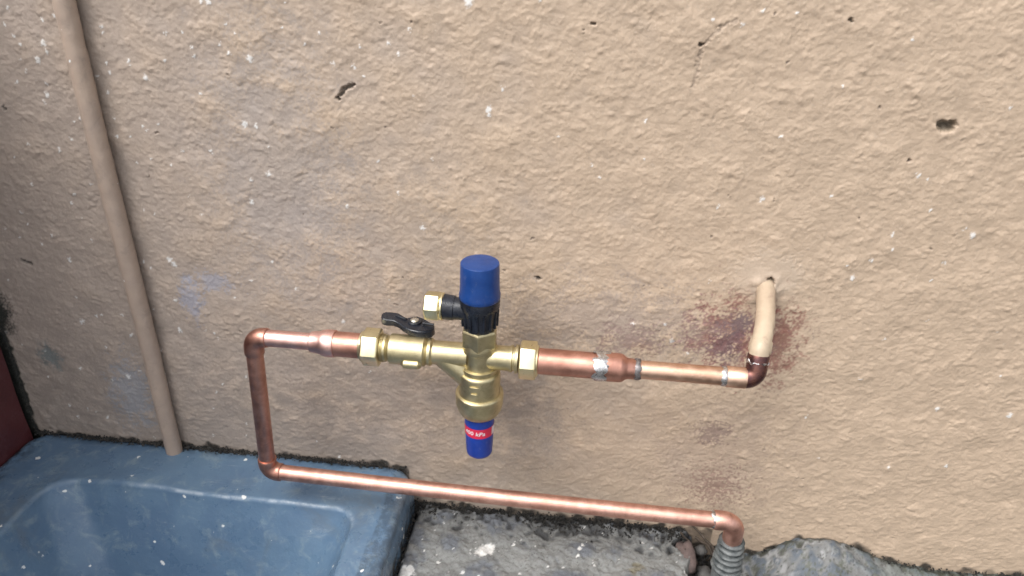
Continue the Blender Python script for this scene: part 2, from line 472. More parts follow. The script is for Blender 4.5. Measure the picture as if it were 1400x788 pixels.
# white paint flecks
fl = [(342, 80, 5), (668, 150, 5), (668, 157, 4), (200, 106, 4), (641, 2, 7), (232, 355, 5), (238, 361, 5), (52, 82, 5), (64, 130, 4), (125, 186, 4),
      (95, 355, 4), (112, 440, 5), (344, 276, 4), (350, 172, 3), (368, 238, 4), (240, 410, 4), (180, 458, 4), (246, 452, 4), (82, 205, 3), (98, 190, 3),
      (175, 515, 5), (148, 570, 4), (285, 3, 4), (335, 170, 5), (1165, 380, 4), (1330, 322, 5), (1042, 272, 4), (918, 466, 4), (1282, 560, 4), (1380, 568, 5),
      (128, 200, 4), (120, 186, 3), (1255, 240, 3), (474, 282, 3), (578, 311, 4), (470, 440, 3), (405, 395, 3), (130, 170, 3), (60, 60, 5)]
for _ in range(190):
    x = random.uniform(0, 1400) if random.random() < 0.3 else abs(random.gauss(0, 230))
    fl.append((x, random.uniform(0, 640), random.uniform(1.2, 2.6)))
for x, y, r_ in fl:
    c = onY(x, y); rr = r_*0.00040
    i0, j0 = int((c[0]-X0)/DX), int((c[2]-Z0)/DX)
    sl_ = (slice(max(j0-11, 0), max(j0+12, 0)), slice(max(i0-11, 0), max(i0+12, 0)))
    if GX[sl_].size == 0: continue
    d = np.hypot(GX[sl_]-c[0], (GZ[sl_]-c[2])*0.8)+0.0006*n2[sl_]
    k = 1-sst(d, rr*0.6, rr*1.5)
    col[sl_] = lerp(col[sl_], np.array([0.80, 0.79, 0.77]), k*0.85)
    h[sl_] += 0.0004*k
# black mould along the foot of the wall
def top_curve():
    pts = [(1028, 757), (1050, 751), (1075, 742), (1100, 738), (1130, 739), (1160, 745), (1195, 757), (1230, 769), (1270, 776), (1320, 781), (1400, 784), (1500, 792)]
    q = [onY(*p) for p in pts]
    return [p[0] for p in q], [p[2] for p in q]
TX, TZ = top_curve()
def foot(x):
    return np.where(x < -0.17, 0.0, np.where(x < 0.16, -0.046, np.interp(x, TX, TZ)))
fh = GZ-foot(GX)
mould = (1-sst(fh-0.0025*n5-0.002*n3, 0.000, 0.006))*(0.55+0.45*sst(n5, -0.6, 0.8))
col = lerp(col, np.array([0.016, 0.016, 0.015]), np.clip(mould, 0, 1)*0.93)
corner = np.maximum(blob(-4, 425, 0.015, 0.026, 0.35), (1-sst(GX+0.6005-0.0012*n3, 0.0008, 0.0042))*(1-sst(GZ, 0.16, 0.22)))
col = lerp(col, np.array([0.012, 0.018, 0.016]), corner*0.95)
col = np.clip(col, 0.01, 0.85)
# add coarse rows and columns so that the wall goes on beyond the view
ex = np.array([-2.6, -1.6, -0.9]); ex2 = np.array([0.8, 1.4, 2.6]); ez2 = np.array([0.9, 1.5, 2.4])
ax_ = np.concatenate([ex, fx, ex2]); az_ = np.concatenate([fz, ez2])
edge = np.minimum(np.minimum(GX-X0, X1-GX), Z1-GZ)
h *= sst(edge, 0, 0.05)
hh = np.pad(h, ((0, 3), (3, 3)), mode='constant')
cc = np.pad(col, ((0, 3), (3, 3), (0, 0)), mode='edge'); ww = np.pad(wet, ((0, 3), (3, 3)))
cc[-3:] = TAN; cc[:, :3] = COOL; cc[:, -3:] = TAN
AX, AZ = np.meshgrid(ax_, az_)
P = np.stack([AX, -hh, AZ], -1)
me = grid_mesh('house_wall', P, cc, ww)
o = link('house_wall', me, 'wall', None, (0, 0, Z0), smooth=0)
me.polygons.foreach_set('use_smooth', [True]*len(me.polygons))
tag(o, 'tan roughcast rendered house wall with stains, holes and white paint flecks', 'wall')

# ------------------------------------------------------------ ground and paving
me = bpy.data.meshes.new('ground')
bm = bmesh.new()
vs = [bm.verts.new(p) for p in ((-60, -60, -0.35), (60, -60, -0.35), (60, 0.3, -0.35), (-60, 0.3, -0.35))]
bm.faces.new(vs); bm.to_mesh(me); bm.free()
o = link('ground', me, 'soil', None, (0, 0, -0.35), smooth=0); o['kind'] = 'structure'

def heightfield(name, xs, ys, dx, zfun, cfun, mat):
    gx, gy = np.meshgrid(xs, ys)
    ny_, nx_ = gx.shape
    F = dict(a=field(nx_, ny_, dx, 0.003, 0.010, 21), b=field(nx_, ny_, dx, 0.010, 0.04, 22), c=field(nx_, ny_, dx, 0.04, 0.2, 23), d=field(nx_, ny_, dx, 0.002, 0.005, 24))
    z = zfun(gx, gy, F)
    t, w = cfun(gx, gy, z, F)
    P = np.stack([gx, gy, z], -1)
    # a skirt all round gives the slab its sides
    P = np.pad(P, ((1, 1), (1, 1), (0, 0)), mode='edge'); t = np.pad(t, ((1, 1), (1, 1), (0, 0)), mode='edge'); w = np.pad(w, 1, mode='edge')
    for sl in ((0, slice(None)), (-1, slice(None)), (slice(None), 0), (slice(None), -1)):
        P[sl][..., 2] = -0.349
    me = grid_mesh(name, P, t, w)
    return me

SZ = -0.046
c_right = onZ(945, 760, SZ)[0]
def slab_z(x, y, F):
    wob = 0.006*F['c']+0.003*F['b']
    z = SZ + 0.0006*F['b'] + 0.0002*F['a'] + 0.0012*F['c']+0.0002*F['d']
    e = np.minimum(x+0.1655, (c_right+0.012*sst(-y, 0.02, 0.12)) - x + wob)
    z -= 0.035*(1-sst(e, -0.008, 0.010))
    z -= 0.006*(1-sst(-y+0.004*F['b'], 0.0, 0.010))
    # broken, pitted strip along the wall
    z -= 0.004*sst(F['b'], 0.6, 1.6)*(1-sst(-y, 0.01, 0.05))
    return z
def slab_c(x, y, z, F):
    base = np.broadcast_to(np.array([0.235, 0.242, 0.237]), x.shape+(3,))
    c = lerp(base, np.array([0.175, 0.183, 0.186]), sst(F['c']+0.5*F['b'], -0.4, 1.3))
    c = lerp(c, np.array([0.26, 0.26, 0.25]), sst(F['b']+0.4*F['a'], 0.7, 2.0)*0.6)
    c = lerp(c, np.array([0.12, 0.14, 0.18]), sst(F['c']-0.4*F['b'], 0.6, 1.4)*0.5)
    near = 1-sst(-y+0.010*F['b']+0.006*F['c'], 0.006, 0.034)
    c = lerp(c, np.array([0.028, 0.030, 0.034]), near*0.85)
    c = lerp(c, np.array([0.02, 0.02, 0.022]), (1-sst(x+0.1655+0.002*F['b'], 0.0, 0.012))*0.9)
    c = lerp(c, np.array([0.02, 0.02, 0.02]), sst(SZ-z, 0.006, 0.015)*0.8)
    c = lerp(c, np.array([0.05, 0.05, 0.05]), sst(F['d']+0.4*F['a'], 1.8, 2.4)*0.7)
    k = np.zeros_like(x)
    spl = [(665, 751, .0075), (660, 755, .006), (671, 747, .004), (652, 756, .003), (553, 784, .007), (560, 781, .005), (548, 767, .003), (599, 768, .002),
           (633, 784, .002), (792, 752, .0022), (796, 747, .0016), (790, 761, .0016), (703, 745, .0015), (710, 782, .0015), (878, 742, .0014), (770, 776, .0012)]
    for _ in range(90):
        spl.append((random.uniform(550, 950), random.uniform(690, 830), random.uniform(0.0004, 0.0009)))
    for px_, py_, r_ in spl:
        q = onZ(px_, py_, SZ)
        d = np.hypot(x-q[0], (y-q[1])*0.9)*(1+0.10*F['a'])+0.0004*F['d']
        k = np.maximum(k, 1-sst(d, r_*0.8, r_*1.15))
    c = lerp(c, np.array([0.80, 0.80, 0.78]), k*0.92)
    q = onZ(868, 778, SZ); d = np.hypot(x-q[0], y-q[1])+0.004*F['b']
    c = lerp(c, np.array([0.17, 0.14, 0.07]), (1-sst(d, 0.003, 0.010))*0.6)
    return np.clip(c, 0.01, 0.85), 0.16*sst(F['c'], -0.5, 1.0)
xs = np.arange(-0.172, c_right+0.025, 0.0012)
ys = np.concatenate([np.arange(-0.36, -0.1, 0.0012), np.arange(-0.1, 0.004, 0.0012)])
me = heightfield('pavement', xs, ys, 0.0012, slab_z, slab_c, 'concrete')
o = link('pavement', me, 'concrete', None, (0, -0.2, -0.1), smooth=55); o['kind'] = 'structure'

# paving that goes on towards and beyond the camera
def box(bm, x0, x1, y0, y1, z0, z1):
    v = [bm.verts.new((x, y, z)) for z in (z0, z1) for x, y in ((x0, y0), (x1, y0), (x1, y1), (x0, y1))]
    for f in ((3, 2, 1, 0), (4, 5, 6, 7), (0, 1, 5, 4), (1, 2, 6, 5), (2, 3, 7, 6), (3, 0, 4, 7)):
        bm.faces.new([v[i] for i in f])
xs = np.linspace(-2.6, 2.6, 180); ys = np.linspace(-3.2, -0.60, 100)
me = heightfield('yard', xs, ys, 0.028, lambda x, y, F: SZ-0.006+0.0015*F['b'], lambda x, y, z, F: (lerp(np.broadcast_to(np.array([0.20, 0.20, 0.195]), x.shape+(3,)), np.array([0.12, 0.12, 0.12]), sst(F['b'], -1, 1.5)), np.zeros_like(x)), 'concrete')
o = link('pavement', me, 'concrete', None, (0, -2, -0.1), smooth=55); o['kind'] = 'structure'

# ------------------------------------------------------------ cement fillet right of the riser
def mound_z(x, y, F):
    zt = np.interp(x, TX, TZ)
    d = -y
    bulge = 0.010*np.exp(-((x-0.262)/0.05)**2)*np.exp(-((d-0.02)/0.03)**2)
    z = zt + bulge - 0.30*d - 0.8*np.maximum(d-0.05, 0)*0.25 + 0.0006*F['b']+0.00016*F['a']+0.0015*F['c']*sst(d, 0, 0.03)
    z -= 0.010*np.exp(-((x-0.275)/0.035)**2-((d-0.060)/0.022)**2)
    z -= 0.07*(1-sst(x-0.178-0.10*d*0.3+0.004*F['b'], -0.010, 0.014))
    z -= 0.003*(1-sst(d, 0, 0.006))
    return np.maximum(z, -0.150)
def mound_c(x, y, z, F):
    d = -y
    c = lerp(np.broadcast_to(np.array([0.20, 0.205, 0.205]), x.shape+(3,)), np.array([0.11, 0.13, 0.155]), sst(F['c']+0.7*F['b'], -0.3, 1.0))
    c = lerp(c, np.array([0.36, 0.365, 0.37]), sst(np.sin((d*1.0+0.25*x)*120+1.5*F['b'])-0.5*F['c'], 0.3, 1.4)*0.7)
    c = lerp(c, np.array([0.10, 0.11, 0.085]), sst(0.8*F['c']+0.6*F['a']-F['b']*0.5, 0.7, 1.5)*0.7)
    g = np.exp(-((x-0.285)/0.04)**2-((d-0.062)/0.022)**2)
    c = lerp(c, np.array([0.075, 0.083, 0.05]), sst(g+0.25*F['a'], 0.35, 0.8)*0.85)
    right = sst(x+0.02*F['b'], 0.31, 0.36)
    c = lerp(c, np.array([0.10, 0.12, 0.10]), right*0.5)
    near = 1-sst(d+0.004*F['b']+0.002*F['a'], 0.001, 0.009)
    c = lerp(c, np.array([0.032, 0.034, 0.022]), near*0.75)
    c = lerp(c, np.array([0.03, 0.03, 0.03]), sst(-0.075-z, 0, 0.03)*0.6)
    c = lerp(c, np.array([0.04, 0.04, 0.042]), sst(F['d']+0.5*F['a'], 1.7, 2.4)*0.7)
    return np.clip(c, 0.01, 0.8), 0.10*sst(F['c'], -0.2, 1.0)
xs = np.arange(0.158, 0.64, 0.0014); ys = np.arange(-0.34, 0.004, 0.0014)
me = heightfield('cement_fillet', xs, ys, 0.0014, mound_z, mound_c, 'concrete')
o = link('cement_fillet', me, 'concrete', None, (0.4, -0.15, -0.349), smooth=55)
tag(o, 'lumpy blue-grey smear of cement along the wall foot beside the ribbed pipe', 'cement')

# ------------------------------------------------------------ blue drain basin
def rrect(cs, r, n=14, per=26):
    """rounded polygon; cs counter-clockwise corners"""
    out = []
    k = len(cs)
    arcs = []
    for i in range(k):
        p, c, q = Vector(cs[i-1]), Vector(cs[i]), Vector(cs[(i+1) % k])
        b = bend(c+(p-c)*0.5, c, c+(q-c)*0.5, r, n)[1:-1]
        arcs.append(b)
    for i in range(k):
        a = arcs[i]; b = arcs[(i+1) % k]
        out += a
        for s in range(1, per): out.append(a[-1].lerp(b[0], s/per))
    return out
zi = 0.0
iL, iR = onZ(70, 662)[0], onZ(484, 700)[0]
yB = float(np.mean([onZ(*p)[1] for p in ((140, 664), (300, 678), (450, 691))]))
oL, oR = -0.600, onZ(546, 682)[0]
outer = [(oL, -0.50, 0), (oR+0.002, -0.50, 0), (oR, -0.001, 0), (oL, -0.001, 0)]
inner = [(iL, -0.44, 0), (iR+0.012, -0.44, 0), (iR, yB, 0), (iL, yB, 0)]
def off(c, d, z):
    cx = sum(p[0] for p in c)/4; cy = sum(p[1] for p in c)/4
    return [(p[0]+d*math.copysign(1, p[0]-cx), p[1]+d*math.copysign(1, p[1]-cy), z) for p in c]
loops, edgev = [], []
def add(c, d, z, r, e=0.0):
    loops.append([Vector((p.x, p.y, z)) for p in rrect(off(c, d, 0), r)]); edgev.append(e)
for z in (-0.348, -0.10, -0.07, -0.05, -0.035, -0.022, -0.014): add(outer, 0.008 if z < -0.02 else 0.006, z, 0.024)
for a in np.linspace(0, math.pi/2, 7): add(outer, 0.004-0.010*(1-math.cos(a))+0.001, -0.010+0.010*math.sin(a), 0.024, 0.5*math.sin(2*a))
R_ = 0.006
for t in np.linspace(0.04, 0.96, 12):
    lo_, hi_ = off(outer, -0.005, 0), off(inner, R_, 0)
    mid = [tuple(a+(b-a)*t for a, b in zip(p, q)) for p, q in zip(lo_, hi_)]
    loops.append([Vector((p.x, p.y, 0)) for p in rrect(mid, 0.024+0.004*t)]); edgev.append(0.0)
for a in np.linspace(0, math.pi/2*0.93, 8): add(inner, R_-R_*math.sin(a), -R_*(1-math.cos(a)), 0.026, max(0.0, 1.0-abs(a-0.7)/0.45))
for z in np.linspace(-0.012, -0.18, 26): add(inner, -0.42*(-z-0.006), z, 0.028+0.10*min(-z, 0.12))
for t in np.linspace(0, 1, 6)[1:]: add(inner, -0.0731-0.02*t, -0.18-0.012*math.sin(t*math.pi/2), 0.040)
bm = bmesh.new()
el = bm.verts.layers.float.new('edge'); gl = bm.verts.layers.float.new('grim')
from mathutils import noise as mn
rings = []
for L, e in zip(loops, edgev):
    ring = []
    for p in L:
        nrm = mn.noise_vector(p*14)*0.0028 + mn.noise_vector(p*45)*0.0009 + mn.noise_vector(p*130)*0.0003
        q = p + Vector((nrm.x, nrm.y*0.8, nrm.z*(1.0)))
        if p.y > -0.004: q.y = min(q.y, -0.0005)
        v = bm.verts.new(q)
        v[el] = e*(min(1, max(0.12, (p.x-iL-0.05)/0.08)) if p.y > yB-0.012 else 0.25)  # painted lip glint and wear, fading towards the left corner
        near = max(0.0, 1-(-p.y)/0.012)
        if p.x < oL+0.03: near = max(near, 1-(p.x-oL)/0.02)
        if p.z < -0.012 and p.x > iR+0.02: near = max(near, min(1, (-p.z-0.012)/0.02))  # outer right side coloured dark to stand for its shade
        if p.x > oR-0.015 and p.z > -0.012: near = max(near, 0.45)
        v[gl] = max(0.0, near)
        ring.append(v)
    rings.append(ring)
n = len(rings[0])
for a, b in zip(rings, rings[1:]):
    for k in range(n): bm.faces.new((a[k], a[(k+1) % n], b[(k+1) % n], b[k]))
bm.faces.new(rings[-1]); bm.faces.new(rings[0][::-1])
me = to_mesh(bm, 'drain_basin')
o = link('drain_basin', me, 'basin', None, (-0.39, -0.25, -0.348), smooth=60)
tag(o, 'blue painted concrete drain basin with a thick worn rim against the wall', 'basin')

# ------------------------------------------------------------ dark red side wall
bm = bmesh.new()
box(bm, -0.78, -0.603, -0.75, -0.002, -0.348, 0.62)
bmesh.ops.bevel(bm, geom=bm.edges[:], offset=0.006, segments=3, affect='EDGES')
bmesh.ops.subdivide_edges(bm, edges=[e for e in bm.edges if e.calc_length() > 0.1], cuts=30, use_grid_fill=True)
for v in bm.verts:
    v.co += mn.noise_vector(v.co*20)*0.002
    if v.co.y > -0.0015: v.co.y = -0.0015
o = link('side_wall', to_mesh(bm, 'side_wall'), 'red', None, (-0.69, -0.37, -0.348), smooth=45)
tag(o, 'dark red painted side wall meeting the tan wall beside the blue basin', 'wall')

# ------------------------------------------------------------ tan painted pipe on the wall
a, b = onY(87, 0, 0.0095), onY(236, 606, 0.0095)
d = (a-b)/np.linalg.norm(a-b)
top = a+d*0.30
bot = b-d*0.016
N = 240
pp = [Vector(bot+(top-bot)*i/N) for i in range(N+1)]
pp = [p+mn.noise_vector(p*9)*0.0012 for p in pp]
bm = bmesh.new()
rings = sweep(bm, pp, 0.0086, 28)
for v in bm.verts:
    v.co += mn.noise_vector(v.co*60)*0.0005 + mn.noise_vector(v.co*200)*0.0004
o = link('painted_pipe', to_mesh(bm, 'painted_pipe'), 'pipe_paint', None, bot, smooth=50)
tag(o, 'tall thin pipe painted tan like the wall, ending on the blue basin ledge', 'pipe')

# ------------------------------------------------------------ valve
DV = 0.070                                              # stand-off of the pipework
def zx(x, y): return Vector(onY(x, y, DV))
zr = float(np.mean([onY(x, y, DV)[2] for x, y in ((495, 476), (660, 485), (735, 493))]))
def xr(x): return onY(x, 470+0.079*(x-495), DV)[0]      # pixel column -> x along the run
xv = (onY(652, 360, DV)[0]+onY(659, 616, DV)[0])/2
def zv(y): return onY(655, y, DV)[2]
S = 1/1.63e3                                            # metres per photo pixel at the valve
V0 = Vector((xv, -DV, 0))
XA, ZA = Vector((1, 0, 0)), Vector((0, 0, 1))
Rz = Vector((0, -DV, zr))
valve = thing('control_valve', (xv, -DV, zv(617)), 'brass pressure control valve with blue caps and black lever between two copper pipes', 'valve')

def body(bm):
    P_ = []
    def seg(xa, xb, r, f=0.0012):
        P_.extend([(xr(xa), r-f), (xr(xa)+f, r), (xr(xb)-f, r), (xr(xb), r-f)])
    seg(519, 531, 0.0120); 
    seg(532, 584, 0.0134, 0.002); seg(584.5, 592, 0.0122); 
    P_.extend([(xr(593), 0.0105), (xr(640), 0.0105)])
    lathe(bm, Rz, XA, P_, 44)
    P2 = [(xr(655), 0.0108), (xr(696), 0.0108), (xr(699), 0.0118), (xr(701), 0.0118), (xr(702), 0.0105), (xr(704), 0.0105), (xr(705), 0.0125), (xr(709), 0.0125)]
    lathe(bm, Rz, XA, P2, 44)
    # upright barrel, rings and bonnet
    up = [(zv(560)-0.003, 0.0150), (zv(560)-0.001, 0.0176), (zv(556), 0.0198), (zv(549), 0.0211), (zv(541), 0.0214), (zv(536.5), 0.0214), (zv(535.2), 0.0210), (zv(534.6), 0.0204), (zv(534), 0.0186),
          (zv(531), 0.0183), (zv(509), 0.0183), (zv(507), 0.0180), (zv(505.8), 0.0172), (zv(505.2), 0.0158), (zv(503.5), 0.0156), (zv(501), 0.0160), (zv(499.5), 0.0158), (zv(499), 0.0150), (zv(498.6), 0.0134),
          (zv(496), 0.0130), (zv(481), 0.0130), (zv(479), 0.0134), (zv(477.5), 0.0146), (zv(475), 0.0148), (zv(471), 0.0148), (zv(466), 0.0138)]
    lathe(bm, V0, ZA, up, 52)
    # sloping strainer arm between run and bonnet
    p0 = Vector((xr(604), -DV, zr-0.002)); p1 = Vector((xv, -DV, zv(524)))
    sweep(bm, [p0, p0.lerp(p1, 0.25), p0.lerp(p1, 0.7), p1], [0.0098, 0.0106, 0.0118, 0.012], 32)
    # raised boss under the ball housing
    c = Vector((xr(566), -DV-0.0118, zr-0.0065))
    sweep(bm, [c+Vector((-0.007, 0.001, 0)), c+Vector((-0.006, 0, 0)), c+Vector((0.006, 0, 0)), c+Vector((0.007, 0.001, 0))], [0.003, 0.0042, 0.0042, 0.003], 16)
part('body', 'brass', valve, body, 32)
for y, w in ((523, 0.0085), (532, 0.006)):                # raised casting marks on the bonnet
    def mk(bm, y=y, w=w):
        n = 9
        pts = []
        for i in range(n):
            a = (i/(n-1)-0.5)*w/0.019 - math.pi/2 - 0.10
            pts.append(Vector((xv+0.0191*math.cos(a), -DV+0.0191*math.sin(a), zv(y-9)+0.0)))
        sweep(bm, pts, [0.0003]+[0.0006]*(n-2)+[0.0003], 8)
    part('casting_mark', 'brass', valve, mk)
for nm, xa, xb, rot in (('inlet_nut', 495, 521, 0.50), ('outlet_nut', 708.5, 734, 0.42)):
    def nut(bm, xa=xa, xb=xb, rot=rot):
        hexnut(bm, Rz, XA, xr(xa)+0.0016, xr(xb), 0.0292, rot)
        lathe(bm, Rz, XA, [(xr(xa)-0.0012, 0.0118), (xr(xa)-0.0004, 0.0132), (xr(xa)+0.0022, 0.0138)] if nm == 'inlet_nut' else [(xr(xb)-0.0022, 0.0138), (xr(xb)+0.0010, 0.0136), (xr(xb)+0.0018, 0.0120)], 40)
    part(nm, 'brass_nut', valve, nut, 30)
# threads next to the inlet nut
part('thread', 'brass', valve, lambda bm: [lathe(bm, Rz, XA, [(xr(521)+k*0.0012, 0.0118), (xr(521)+k*0.0012+0.0006, 0.0126), (xr(521)+k*0.0012+0.0012, 0.0118)], 36) for k in range(3)])
# lever
zl = zr+0.0195
out = [(205, 235), (214, 205), (245, 190), (310, 188), (370, 192), (405, 212), (440, 228), (490, 214), (535, 208), (590, 226), (640, 252), (682, 284), (684, 310), (655, 338), (600, 352), (530, 352),
       (460, 340), (405, 318), (360, 282), (310, 262), (250, 262), (212, 256)]
def lever(bm):
    P_ = [onZ(490+x*130/854, 400+y*130/854*1.0, zl) for x, y in out]
    cx = Vector(onZ(567, 441, zl))
    pts = []
    for p in P_:
        v = Vector(p); v = cx+(v-cx)
        v.y = cx.y+(v.y-cx.y)*0.95
        pts.append(v)
    L = max((p-cx).length for p in pts)
    tilt = lambda p: ZA*(-0.06*(p.x-cx.x))
    top = [bm.verts.new(p+tilt(p)+ZA*(0.0010*((p-cx).length/L)**2)) for p in pts]
    bot = [bm.verts.new(p+tilt(p)-ZA*(0.0062+(0.0045 if p.x > cx.x else 0.0005)*((p-cx).length/L)**2)) for p in pts]
    n = len(pts)
    f = [bm.faces.new(top), bm.faces.new(bot[::-1])]
    for k in range(n): bm.faces.new((top[k], bot[k], bot[(k+1) % n], top[(k+1) % n]))
    bmesh.ops.recalc_face_normals(bm, faces=bm.faces)
    rim = [e for e in bm.edges if any(fc in f for fc in e.link_faces)]
    bmesh.ops.bevel(bm, geom=rim, offset=0.0013, segments=3, affect='EDGES')
    # stem below the lever and raised ribs on it
    sweep(bm, [cx-ZA*0.012, cx-ZA*0.002], 0.0055, 20)
    sweep(bm, [cx, cx+ZA*0.0014, cx+ZA*0.002], [0.0062, 0.0060, 0.0052], 24)
    for s in (-1, 1):
        a = cx+Vector((s*0.008, s*-0.002, 0.0012)); b = cx+Vector((s*0.018, s*-0.0045 if s > 0 else 0.006, 0.0020))
        sweep(bm, [a, b], [0.0012, 0.0010], 10)
lv = part('lever', 'black', valve, lever, 35)
cl = Vector(onZ(567, 441, zl))
part('screw', 'steel', lv, lambda bm: lathe(bm, cl, ZA, [(0.001, 0.0038), (0.0026, 0.0038), (0.0034, 0.0030), (0.0037, 0.0012)], 24))

# relief valve: hex, black housing with side outlet, blue cap
rv = part('relief_valve', 'black', valve, lambda bm: (
    lathe(bm, V0, ZA, [(zv(449), 0.0128), (zv(446), 0.0138), (zv(440), 0.0141), (zv(428), 0.0150), (zv(420), 0.0158), (zv(417), 0.0168), (zv(409), 0.0170), (zv(404), 0.0160), (zv(400), 0.0150)], 48),
    [sweep(bm, [V0+Vector((0.0147*math.cos(a), 0.0147*math.sin(a), zv(443))), V0+Vector((0.0153*math.cos(a), 0.0153*math.sin(a), zv(421)))], [0.0011, 0.0013], 8) for a in np.linspace(0, 2*math.pi, 16, endpoint=False)],
    sweep(bm, [Vector((xv-0.008, -DV, zv(424))), Vector((onY(622, 424, DV)[0], -DV, zv(424))), Vector((onY(621, 424, DV)[0], -DV, zv(424))), Vector((onY(606, 423, DV)[0], -DV, zv(423)))], [0.0095, 0.0098, 0.0106, 0.0108], 32)))
part('cap', 'blue_cap', rv, lambda bm: lathe(bm, V0, ZA, [(zv(407), 0.0166), (zv(405.5), 0.0172), (zv(401), 0.0172), (zv(398), 0.0166), (zv(380), 0.0162), (zv(361.2), 0.0159), (zv(359.6), 0.0157), (zv(359.0), 0.0152), (zv(358.8), 0.0148), (zv(358.8), 0.006)], 56))
def rnut(bm):
    oo = Vector((0, -DV, zv(423)))
    x0, x1 = onY(582, 422, DV)[0], onY(607, 423, DV)[0]
    hexnut(bm, oo, XA, x0, x1-0.0028, 0.0215, 0.35)
    lathe(bm, oo, XA, [(x1-0.003, 0.0108), (x1-0.0018, 0.0118), (x1-0.0006, 0.0118), (x1, 0.0108)], 36)
part('outlet_plug', 'brass_nut', rv, rnut, 30)
part('hex_collar', 'brass', valve, lambda bm: hexnut(bm, V0, ZA, zv(471), zv(447), 0.0278, 0.06, 0.0030), 30)
# lower cartridge cap with its red label
rc = 0.0133
def lcap(bm):
    lathe(bm, V0, ZA, [(zv(617.5), 0.005), (zv(617.3), 0.0105), (zv(616), 0.0116), (zv(613), 0.0121), (zv(590), 0.0129), (zv(566), 0.0136), (zv(557), 0.0138)], 48)
lc = part('cartridge_cap', 'blue_low', valve, lcap)
part('seal_ring', 'rubber', valve, lambda bm: lathe(bm, V0, ZA, [(zv(563.5), 0.0140), (zv(563), 0.0160), (zv(560), 0.0163), (zv(559), 0.0155)], 48))
zlt, zlb = zv(575.5), zv(588)
band = part('label', 'red_label', lc, lambda bm: sweep(bm, [V0+ZA*zlb, V0+ZA*zlt], [0.01318, 0.01350], 48, caps=False))
tc = bpy.data.curves.new('print', 'FONT')
tc.body = '400 kPa'; tc.size = 0.0062; tc.align_x = 'CENTER'; tc.align_y = 'CENTER'; tc.shear = 0.15; tc.space_character = 1.05; tc.offset = 0.00012
to = bpy.data.objects.new('print_tmp', tc); COL.objects.link(to)
tm = bpy.data.meshes.new_from_object(to)
bpy.data.objects.remove(to)
bm = bmesh.new(); bm.from_mesh(tm)
bmesh.ops.triangulate(bm, faces=bm.faces[:])
for _ in range(2):
    bmesh.ops.subdivide_edges(bm, edges=[e for e in bm.edges if abs(e.verts[0].co.x-e.verts[1].co.x) > 0.0012], cuts=1)
tcz = (zlt+zlb)/2
for v in bm.verts:
    a = v.co.x/0.0136 - math.pi/2 - 0.22
    zz = tcz+v.co.y*0.95
    rr = 0.01318+(0.01350-0.01318)*(zz-zlb)/(zlt-zlb)+0.00012
    v.co = Vector((xv+rr*math.cos(a), -DV+rr*math.sin(a), zz))
tm2 = bpy.data.meshes.new('print'); bm.to_mesh(tm2); bm.free()
link('print', tm2, 'white_print', lc, smooth=0)
def wedge(bm):                                             # pale end of the label
    sweep_pts = []
    n = 6
    for i in range(n):
        a = 0.02-0.42*i/(n-1)-0.05
        for zz, r in ((zlb+0.0008, 0.01318), (zlt-0.0006, 0.0135)):
            sweep_pts.append(bm.verts.new((xv+(r+0.0001)*math.cos(a), -DV+(r+0.0001)*math.sin(a), zz)))
    for i in range(n-1): bm.faces.new((sweep_pts[2*i], sweep_pts[2*i+1], sweep_pts[2*i+3], sweep_pts[2*i+2]))
part('label_edge', 'white_print', lc, wedge)

# ------------------------------------------------------------ copper pipework
R15, R22 = 0.0076, 0.0112
def J(p): return Vector(p)
EL = J((onY(346, 463, DV)[0], -DV, zr))                  # upper left corner
EB = zx(367, 644)                                        # lower left corner
ER = zx(1006, 714)                                       # right end of the bottom run
left = thing('copper_pipe', tuple(EB), 'copper pipe looping from the valve inlet down and along to the ribbed riser', 'pipe')
def toward(a, b, d): return a+(b-a).normalized()*d
XL = lambda x: Vector((xr(x), -DV, zr))
part('pipe_end', 'copper_raw', left, lambda bm: sweep(bm, [XL(452), XL(498)], R22, 40))
part('reducer', 'copper_pink', left, lambda bm: lathe(bm, Rz, XA, [(xr(424.5), 0.0084), (xr(425.5), 0.0092), (xr(429), 0.0096), (xr(436), 0.0100), (xr(441), 0.0113), (xr(446), 0.0122), (xr(457), 0.0122), (xr(458.5), 0.0119)], 40))
part('upper_run', 'copper_pink', left, lambda bm: sweep(bm, [toward(EL, XL(430), 0.008), XL(430)], R15, 36))
def elbow(a, c, b, la, lb, r=0.0089, br=0.0105):
    p0, p1 = toward(c, a, la), toward(c, b, lb)
    pts = bend(p0, c, p1, br, 12)
    q0, q1 = toward(p0, c, 0.0008), toward(p1, c, 0.0008)
    pts = [p0, q0]+pts[1:-1]+[q1, p1]
    rad = [r*0.96, r]+[r*0.985]*(len(pts)-4)+[r, r*0.96]
    return lambda bm: sweep(bm, pts, rad, 36)
part('elbow', 'copper_raw', left, elbow(XL(430), EL, EB, 0.0135, 0.0175))
dp = part('drop_pipe', 'copper_raw', left, lambda bm: sweep(bm, [toward(EL, EB, 0.008), toward(EB, EL, 0.008)], R15, 36))
part('elbow', 'copper_raw', left, elbow(EL, EB, ER, 0.0165, 0.0135))
part('bottom_run', 'copper', left, lambda bm: sweep(bm, [toward(EB, ER, 0.008)]+[toward(EB, ER, 0.008).lerp(toward(ER, EB, 0.008), t)+Vector((0, 0, -0.0012*math.sin(math.pi*t))) for t in np.linspace(0.05, 0.95, 18)]+[toward(ER, EB, 0.008)], R15, 36))
RB = ER+Vector((0.0005, 0.001, -0.06))
part('elbow', 'copper', left, elbow(EB, ER, RB, 0.0200, 0.0245, 0.0092, 0.0115))
